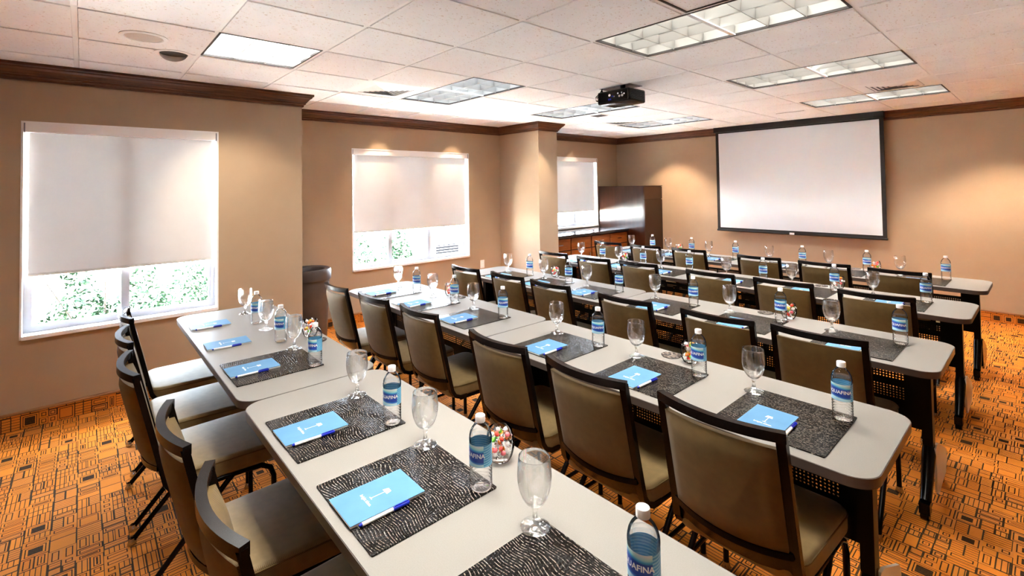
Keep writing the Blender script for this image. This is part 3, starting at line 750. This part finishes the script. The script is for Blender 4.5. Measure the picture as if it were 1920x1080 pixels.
# ---- table
def gusset_mesh(mt):
    yz = [(.285, .290), (.315, .300), (.36, .292), (.58, .190), (.605, .160), (.605, .12), (.56, .075), (.33, .055), (.295, .085)]
    n = len(yz); vs = [(-.005, y, z) for y, z in yz]+[(.005, y, z) for y, z in yz]
    return MB().add(vs, [tuple(range(n-1, -1, -1)), tuple(range(n, 2*n))]+[(i, (i+1) % n, (i+1) % n+n, i+n) for i in range(n)]).mesh('gusset', mt)
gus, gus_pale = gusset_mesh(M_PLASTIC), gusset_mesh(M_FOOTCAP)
def make_table():
    Lx = 1.811
    r = link('training_table', None)
    MB().prism(rrect(.0025, .0025, Lx-.0025, TD-.0025, .0775, 8), TZ-.028, TZ).build('table_top', M_TABLE, r, 30)
    o1, i1 = rrect(0, 0, Lx, TD, .08, 8), rrect(.003, .003, Lx-.003, TD-.003, .077, 8)
    n = len(o1); vs = [(x, y, z) for z in (TZ-.031, TZ-.0012) for x, y in o1] + [(x, y, z) for z in (TZ-.031, TZ-.0012) for x, y in i1]
    fs = []
    for i in range(n):
        j = (i+1) % n
        fs += [(i, j, n+j, n+i), (2*n+j, 2*n+i, 3*n+i, 3*n+j), (n+i, n+j, 3*n+j, 3*n+i), (j, i, 2*n+i, 2*n+j)]
    MB().add(vs, fs).build('edge_band', M_EDGE, r, 30)
    # perforated modesty panel
    x0, x1, z0, z1 = .16, Lx-.16, .375, .615; p = .0135
    nx = int((x1-x0-.04)/p); bx0 = (x0+x1)/2-nx*p/2
    pv, pf, idx = [], [], {}
    def V(x, z):
        k = (round(x, 5), round(z, 5))
        if k not in idx: idx[k] = len(pv); pv.append((x, 0, z))
        return idx[k]
    bands = [(.555, 3), (.455, 5)]
    zs = [z0] + sum([[a_, a_+q*p] for a_, q in sorted(bands)], []) + [z1]
    for k in range(0, len(zs), 2):      # plain strips
        pf.append((V(x0, zs[k]), V(x1, zs[k]), V(x1, zs[k+1]), V(x0, zs[k+1])))
    for a_, q in bands:
        pf.append((V(x0, a_), V(bx0, a_), V(bx0, a_+q*p), V(x0, a_+q*p))); pf.append((V(bx0+nx*p, a_), V(x1, a_), V(x1, a_+q*p), V(bx0+nx*p, a_+q*p)))
        for jj in range(q):
            for ii in range(nx):
                xx, zz = bx0+ii*p, a_+jj*p; c = .5*p; h = .31*p
                if ii % 22 == 21:
                    pf.append((V(xx, zz), V(xx+p, zz), V(xx+p, zz+p), V(xx, zz+p))); continue
                A, B, C_, Dd = V(xx, zz), V(xx+p, zz), V(xx+p, zz+p), V(xx, zz+p)
                N, E_, S_, Wd = V(xx+c, zz+c+h), V(xx+c+h, zz+c), V(xx+c, zz+c-h), V(xx+c-h, zz+c)
                pf += [(A, S_, Wd), (A, B, S_), (B, E_, S_), (B, C_, E_), (C_, N, E_), (C_, Dd, N), (Dd, Wd, N), (Dd, A, Wd)]
    k = len(pv)
    pm = MB().add(pv + [(x, .0016, z) for x, y, z in pv], pf + [tuple(reversed([i+k for i in f])) for f in pf])
    pm.build('modesty_panel', M_BLACK, r, loc=(0, .380, 0))
    MB().box(.06, .285, .685, Lx-.06, .325, .709).build('crossbar', M_BLACK, r)
    for sx in (0, 1):
        X = lambda v: v if sx == 0 else Lx-v
        lg = MB()
        xs = sorted((X(.065), X(.105))); lg.box(xs[0], .275, .30, xs[1], .335, .709)
        xs = sorted((X(.105), X(.185))); lg.box(xs[0], .372, .33, xs[1], .380, .690)
        xs = sorted((X(.098), X(.110))); lg.box(xs[0], .335, .40, xs[1], .380, .66)
        g = lg.build('leg', M_BLACK, r)
        xc = X(.085)
        MB().tube([(xc, .305, .315), (xc, .290, .26), (xc, .230, .16), (xc, .165, .080)], [.022, .028, .025, .022], 12, up=(1, 0, 0)).build('lower_leg', M_PLASTIC, g, 50)
        MB().tube([(xc, .300, .285), (xc, .36, .25), (xc, .48, .17), (xc, .60, .10)], [.022, .026, .024, .018], 12, up=(1, 0, 0)).build('foot', M_PLASTIC, g, 50)
        link('gusset', gus, g, (xc+(.024 if sx else -.024), 0, 0))
        for yy, zz in ((.150, .085), (.592, .105)):
            MB().tube([(xc-.016, yy, .028), (xc+.016, yy, .028)], .028, 16).build('caster', M_PLASTIC, g, 40)
            MB().box(xc-.020, yy-.026, .034, xc+.020, yy+.026, zz).build('caster_fork', M_PLASTIC, g)
    return r
table0 = make_table()
SIDE = {0: 'window side', 1: 'aisle side'}
tables = {}
first = True
for row in range(1, 6):
    for s_ in (0, 1):
        t = table0 if first else copy_tree(table0)
        first = False
        t.location = (TX[s_][0], ROWY[row], 0)
        tag(t, 'long light grey training table with dark edge, %s of the %s' % (SIDE[s_], ROWN[row]), 'table', 'training tables set in five rows')
        tables[(row, s_)] = t

# pale side plates on the feet at the aisle end of rows two to four
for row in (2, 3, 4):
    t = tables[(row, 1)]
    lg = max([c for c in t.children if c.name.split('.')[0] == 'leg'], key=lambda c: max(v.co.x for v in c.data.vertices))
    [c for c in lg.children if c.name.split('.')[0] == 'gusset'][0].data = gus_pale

# ---- chair: origin on the floor, sitter faces +y
def back_y(z): return -.27+(.88-z)*.222
def bow(x, d=.040): return -d*(1-(x/.19)**2)
def make_chair():
    r = link('banquet_chair', None)
    # back frame
    b = MB()
    for sx in (-1, 1):
        b.tube([(sx*.189, back_y(.872), .872), (sx*.190, back_y(.66), .66), (sx*.192, back_y(.48), .48), (sx*.194, back_y(.425), .425), (sx*.196, -.150, .395), (sx*.198, -.115, .380), (sx*.200, -.07, .378)],
               [.014]*7, 4, .78, up=(1, 0, 0))
    xs = [-.2+.4*k/12 for k in range(13)]
    b.tube([(x, back_y(.868)+bow(x)+.0, .868) for x in xs], .0145, 4, .85)
    xs = [-.186+.372*k/10 for k in range(11)]
    b.tube([(x, back_y(.488)+bow(x)-.004, .488-.012*(1-(x/.19)**2)) for x in xs], .010, 4)
    b.build('back_frame', M_CHAIRMETAL, r, 40)
    # upholstered back, puffed on both faces
    nx, nz = 10, 10; vs = []; fs = []
    for side in (0, 1):
        for j in range(nz+1):
            for i in range(nx+1):
                u, v = i/nx*2-1, j/nz*2-1
                x = .176*u; z = .660+.168*v - (.010*(1-u*u) if v < 0 else 0)*(-v) + (.004*(1-u*u) if v > 0 else 0)
                edge = (1-abs(u)**6)*(1-abs(v)**6)
                puff = (.012*edge**.5) if side == 0 else (.024*edge**.5+.006*(1-u*u)*(1-v*v))
                y = back_y(z)+bow(x)+( -.009-puff if side == 0 else .010+puff)
                vs.append((x, y, z))
    N = (nx+1)*(nz+1)
    for j in range(nz):
        for i in range(nx):
            a = j*(nx+1)+i; q = (a, a+1, a+nx+2, a+nx+1)
            fs.append(q); fs.append(tuple(reversed([k+N for k in q])))
    ring = [i for i in range(nx+1)] + [j*(nx+1)+nx for j in range(1, nz+1)] + [nz*(nx+1)+i for i in range(nx-1, -1, -1)] + [j*(nx+1) for j in range(nz-1, 0, -1)]
    for k in range(len(ring)):
        a, c = ring[k], ring[(k+1) % len(ring)]; fs.append((c, a, a+N, c+N))
    MB().add(vs, fs).build('backrest', M_FABRIC, r, 60)
    # lower shell of the back
    vs = []; fs = []
    for j, z in enumerate((.478, .44, .405)):
        for i in range(9):
            x = -.182+.364*i/8; vs.append((x, back_y(z)+bow(x)*(1-.35*j)+.002, z-.010*(1-(x/.19)**2)))
    for j, z in enumerate((.478, .44, .405)):
        for i in range(9):
            x = -.182+.364*i/8; vs.append((x, back_y(z)+bow(x)*(1-.35*j)+.014, z-.010*(1-(x/.19)**2)))
    for j in range(2):
        for i in range(8):
            a = j*9+i; fs += [(a+9, a+10, a+1, a), (27+a, 28+a, 37+a, 36+a)]
    for i in range(8): fs += [(i, i+1, 28+i, 27+i), (18+i+1, 18+i, 45+i, 46+i)]
    for j in range(2): fs += [(j*9, 27+j*9, 36+j*9, 9+j*9), (8+j*9+9, 36+8+j*9, 27+8+j*9, 8+j*9)]
    MB().add(vs, fs).build('lower_shell', M_CHAIRMETAL, r, 50)
    # seat cushion
    bm = bmesh.new(); bmesh.ops.create_cube(bm, size=1)
    bmesh.ops.scale(bm, vec=(.45, .435, .078), verts=bm.verts)
    vert_e = [e for e in bm.edges if abs(e.verts[0].co.z-e.verts[1].co.z) > .01]
    bmesh.ops.bevel(bm, geom=vert_e, offset=.055, segments=5, profile=.5, affect='EDGES')
    hor = [e for e in bm.edges if abs(e.verts[0].co.z-e.verts[1].co.z) < .001 and len([f for f in e.link_faces if abs(f.normal.z) > .9]) == 1]
    bmesh.ops.bevel(bm, geom=hor, offset=.016, segments=3, profile=.5, affect='EDGES')
    for v in bm.verts:
        if v.co.y < 0: v.co.x *= 1-.10*(-v.co.y/.2175)
        if v.co.z > 0: v.co.z += .010*(1-(v.co.x/.225)**2)*(1-(v.co.y/.22)**2)
    me = bpy.data.meshes.new('seat'); bm.to_mesh(me); bm.free(); me.materials.append(M_SEAT)
    me.polygons.foreach_set('use_smooth', [True]*len(me.polygons)); me.set_sharp_from_angle(angle=math.radians(50))
    st = link('seat', me, r, (0, .045, .418))
    pv = []
    for x, y in rrect(-.2255, -.218, .2255, .218, .056, 5):
        if y < 0: x *= 1-.10*(-y/.2175)
        pv.append((x, y, .0255))
    MB().tube(pv+[pv[0]], .0028, 6, caps=False).build('piping', M_FABRIC, st, 60)
    # seat rails and brace
    b = MB()
    for sx in (-1, 1): b.tube([(sx*.198, -.11, .369), (sx*.207, .18, .369)], .011, 8)
    for yy in (-.10, .17): b.tube([(-.20, yy, .366), (.20, yy, .366)], .010, 8)
    for sx in (-1, 1): b.tube([(sx*.212, .236, .215), (sx*.2105, -.055, .215)], .0085, 8)
    b.build('seat_frame', M_CHAIRMETAL, r, 50)
    for sx in (-1, 1):
        l = MB().tube([(sx*.206, .12, .370), (sx*.208, .185, .366), (sx*.210, .222, .345), (sx*.212, .236, .305), (sx*.213, .240, .018)], .0115, 8).build('leg', M_CHAIRMETAL, r, 50)
        MB().lathe([(.001, 0), (.017, 0), (.018, .006), (.013, .022), (.012, .03)], 12, (sx*.213, .240, 0)).build('glide', M_CHROME, l, 40)
        l = MB().tube([(sx*.206, .075, .372), (sx*.208, .045, .345), (sx*.212, -.250, .018)], .0115, 8, up=(1, 0, 0)).build('leg', M_CHAIRMETAL, r, 50)
        MB().lathe([(.001, 0), (.017, 0), (.018, .006), (.014, .020), (.012, .03)], 12, (sx*.212, -.252, 0)).build('glide', M_CHROME, l, 40)
    return r
chair0 = make_chair(); first = True
rnd = random.Random(4)
for row in range(1, 6):
    for s_, (cx, cy) in enumerate(CHX[row]):
        c = chair0 if first else copy_tree(chair0); first = False
        c.location = (cx, cy+.27, 0); c.rotation_euler = (0, 0, rnd.uniform(-.025, .025))
        tag(c, 'dark-framed taupe chair at the %s in the %s' % (SEAT[s_], ROWN[row]), 'chair', 'banquet chairs at the table rows')

# ---- goblet
def make_goblet():
    r = link('water_goblet', None)
    out = [(.006, .0535), (.014, .055), (.024, .062), (.033, .076), (.0395, .094), (.0430, .113), (.0438, .128), (.0428, .146), (.0412, .164), (.0398, .1745)]
    inn = [(.0386, .1742), (.0401, .164), (.0417, .146), (.0427, .128), (.0419, .113), (.0384, .095), (.0318, .0775), (.0226, .0645), (.012, .0595), (.0005, .0590)]
    MB().lathe(out+[(.0394, .1757), (.0388, .1752)]+inn, 32).build('bowl', M_BOWL, r, 60)
    MB().lathe([(.0005, 0), (.0365, 0), (.0378, .0012), (.0370, .0028), (.026, .006), (.015, .0105), (.0095, .016), (.0065, .0245), (.0055, .034), (.0060, .042), (.0085, .0460), (.0070, .0495), (.0075, .0525), (.010, .0545), (.0005, .0575)], 24).build('stem', M_STEMGLASS, r, 60)
    return r
# ---- water bottle
def make_bottle():
    r = link('water_bottle', None)
    prof = [(.0005, .003), (.020, .002), (.027, 0), (.0305, .003), (.0322, .009)]
    for k in range(6):
        z = .012+k*.0098
        prof += [(.0325, z), (.0325, z+.004), (.0311, z+.0065), (.0325, z+.009)]
    prof += [(.0322, .0725), (.0320, .131), (.0328, .136), (.0330, .142), (.0322, .150), (.0298, .160), (.0250, .1695), (.0185, .178), (.0136, .1830), (.0126, .1860), (.0126, .190)]
    wob = lambda a, k: (.0016*math.sin(5*a) if 5 <= k < 29 else 0)
    MB().lathe(prof, 28, wob=wob).build('bottle_body', M_PET, r, 70)
    wp = [(.0005, .004)] + [(q*.965, z+.0012) for q, z in prof[2:-8]] + [(.0305, .153), (.0005, .1535)]
    MB().lathe(wp, 28, wob=wob).build('water', M_WATER, r, 60)
    lb = MB().lathe([(.0327, .072), (.0327, .131)], 36).build('label', M_LABEL, r, 60)
    vs, fs = text_mesh('AQUAFINA', .0165, .0004)
    R_ = .0331
    MB().add([(R_*math.sin(x/R_), -R_*math.cos(x/R_), .103+y) for x, y, z in vs], fs).build('lettering', M_PRINT, lb)
    MB().lathe([(.0005, .1865), (.0142, .1865), (.0144, .190), (.0144, .2025), (.0135, .2045), (.0005, .2045)], 24).build('cap', M_CAP, r, 40)
    return r
# ---- notepad and pen
def make_pad():
    r = link('notepad', None)
    MB().box(-.0695, -.107, 0, .0695, .107, .006).build('pages', M_PAGES, r)
    cv = MB().box(-.071, -.1085, .006, .071, .1085, .0072).build('cover', M_PAD, r)
    b = MB(); z = .0075
    for txt, y in (('bright ideas.', -.034),):
        vs, fs = text_mesh(txt, .0125, .0003); b.add([(x, y_+y, z) for x, y_, q in vs], fs)
    b.add([(-.008, -.021, z), (.008, -.021, z), (.004, -.018, z), (-.004, -.018, z)], [(0, 1, 2, 3)])
    b.add([(-.0011, -.019, z), (.0011, -.019, z), (.0011, .024, z), (-.0011, .024, z)], [(0, 1, 2, 3)])
    b.add([(-.0125, .022, z), (.0125, .022, z), (.0085, .038, z), (-.0085, .038, z)], [(0, 1, 2, 3)])
    b.build('emblem', M_PRINT, cv)
    return r
def make_pen():
    r = link('pen', None)
    MB().tube([(0, -.052, .0055), (0, .035, .0055)], .0050, 12).build('barrel', M_PENW, r, 40)
    MB().tube([(0, .035, .0055), (0, .080, .0055), (0, .083, .0055)], [.0054, .0054, .003], 12).build('cap', M_PENB, r, 40)
    MB().tube([(0, -.060, .0055), (0, -.052, .0055)], [.003, .0052], 12).build('end_plug', M_PENB, r, 40)
    MB().box(-.0015, .040, .0105, .0015, .078, .0125).build('clip', M_PENB, r)
    return r
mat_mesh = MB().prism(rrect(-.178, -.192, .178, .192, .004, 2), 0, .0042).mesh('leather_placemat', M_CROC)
protos = {'goblet': make_goblet(), 'bottle': make_bottle(), 'pad': make_pad(), 'pen': make_pen()}
fresh = {k: True for k in protos}
def put(kind, loc, rz, label, cat, group):
    o = protos[kind] if fresh[kind] else copy_tree(protos[kind]); fresh[kind] = False
    o.location = loc; o.rotation_euler = (0, 0, rz)
    return tag(o, label, cat, group)
rnd = random.Random(12)
for row in range(1, 6):
    y0 = ROWY[row]
    for s_ in range(6):
        mx = MATX[row][s_]; where = '%s in the %s' % (SEAT[s_], ROWN[row])
        has = not (row == 1 and s_ < 2)
        zt = TZ+(.0047 if has else .0004)
        my = y0+.222 if row == 1 else y0+.245
        if has:
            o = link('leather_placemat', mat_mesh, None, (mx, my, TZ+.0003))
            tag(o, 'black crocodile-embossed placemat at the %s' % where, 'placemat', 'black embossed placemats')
        gx = mx-.165+rnd.uniform(-.01, .01); by = my+.155+rnd.uniform(-.008, .008)
        put('goblet', (gx, by, zt), rnd.uniform(0, 6), 'empty stemmed goblet, %s' % where, 'glass', 'water goblets')
        bxp = mx+.150+rnd.uniform(-.008, .008)
        d_ = CAM-Vector((bxp, by, 1.0)); facing = math.atan2(d_.y, d_.x)+PI/2
        put('bottle', (bxp, by-.005, zt), facing+(rnd.uniform(-.95, -.55) if row == 1 else rnd.uniform(-.55, .35)), 'blue-labelled water bottle at the %s' % where, 'bottle', 'water bottles')
        if row == 1 and s_ == 5: continue
        rz = rnd.uniform(-.03, .03)
        px, py = mx-.008 if row == 1 else mx-.03, my-.085
        put('pad', (px, py, zt), rz, 'blue notepad with white emblem, %s' % where, 'notepad', 'blue notepads')
        put('pen', (px+.080, py-.030, zt), rz+rnd.uniform(-.04, .02), 'white and blue pen, %s' % where, 'pen', 'pens beside the notepads')

# ---- candy glasses and coasters
tum = [(.0005, 0), (.024, 0), (.031, .004), (.040, .020), (.0448, .042), (.0450, .060), (.0420, .080), (.0375, .098), (.0366, .0988), (.0360, .0980)]
tum_mesh = MB().lathe(tum, 28).mesh('candy_glass', M_TUMBLER, 60)
CCOL = {'orange': lin(240, 130, 40), 'green': lin(110, 200, 60), 'pink': lin(245, 120, 130), 'yellow': lin(245, 205, 90), 'white': lin(240, 238, 235), 'red': lin(225, 70, 50)}
M_WRAP = thin_glass('candy_wrapper', (.98, .98, .98, 1), .35, .8)
cm = {}
for nme, c in CCOL.items():
    mt = mat('candy_'+nme, c, .2)
    b = MB()
    b.lathe([(.0003, -.0085), (.005, -.0065), (.0075, -.001), (.0075, .001), (.005, .0065), (.0003, .0085)], 10)
    for s_ in (-1, 1):
        n = 8; vs = [(0, 0, s_*.0075)]
        for k in range(n+1):
            a = -1.0+2.0*k/n; vs.append((.011*math.sin(a), .0025*(1 if k % 2 else -1), s_*(.0075+.010*math.cos(a))))
        b.add(vs, [(0, k, k+1) for k in range(1, n+1)], 1)
    cm[nme] = b.mesh('wrapped_candy', [mt, M_WRAP], 50)
cst_mesh = MB().lathe([(.0005, 0), (.046, 0), (.048, .001), (.048, .004), (.046, .005), (.042, .0042), (.0005, .0042)], 36).mesh('drink_coaster', M_COASTER, 40)
CANDY = {(1, 1): (1.304, -.185), (1, 0): (-.42, -.17), (2, 1): (1.300, 1.035), (2, 0): (-.71, 1.035), (3, 1): (1.35, 2.20), (3, 0): (-.66, 2.215),
         (4, 1): (1.31, 3.44), (4, 0): (-.74, 3.46), (5, 1): (1.33, 4.57), (5, 0): (-.70, 4.60)}
COAST = {(1, 0): (-.31, -.165), (2, 1): (1.188, 1.055), (2, 0): (-.605, 1.050), (3, 1): (1.20, 2.235), (3, 0): (-.56, 2.225), (4, 1): (1.187, 3.45), (4, 0): (-.62, 3.47), (5, 1): (1.163, 4.60)}
names = list(CCOL)
rnd = random.Random(21)
for (row, s_), (x, y) in CANDY.items():
    where = '%s table of the %s' % (SIDE[s_].replace(' side', '-side'), ROWN[row])
    o = link('candy_glass', tum_mesh, None, (x, y, TZ+.0004))
    tag(o, 'stemless glass of wrapped candies on the ' + where, 'glass', 'candy glasses')
    nc = 34 if (row, s_) == (1, 1) else (22 if row <= 2 else 14)
    for k in range(nc):
        f = k/nc; z = .018+.078*f if nc > 15 else .022+.070*f
        rmax = .027 if .03 < z < .085 else .020
        a = k*2.4+rnd.uniform(-.4, .4); rr = rmax*(.95 if k % 3 else .35)
        nme = names[(k*5+rnd.randrange(2)) % len(names)] if k % 4 else 'white'
        c = link('wrapped_candy', cm[nme], None, (x+rr*math.cos(a), y+rr*math.sin(a), TZ+z))
        c.rotation_euler = (rnd.uniform(0, 3), rnd.uniform(0, 3), rnd.uniform(0, 3))
        sc = 1.0 if nc > 30 else (1.15 if nc > 15 else 1.3); c.scale = (sc, sc, sc)
        tag(c, '%s wrapped candy in the glass on the %s' % (nme, where), 'candy', '%s candies in the glass on the %s' % (nme, where))
for (row, s_), (x, y) in COAST.items():
    o = link('drink_coaster', cst_mesh, None, (x, y, TZ+.0004))
    tag(o, 'round dark etched coaster beside the candy glass, %s of the %s' % (SIDE[s_], ROWN[row]), 'coaster', 'round coasters')
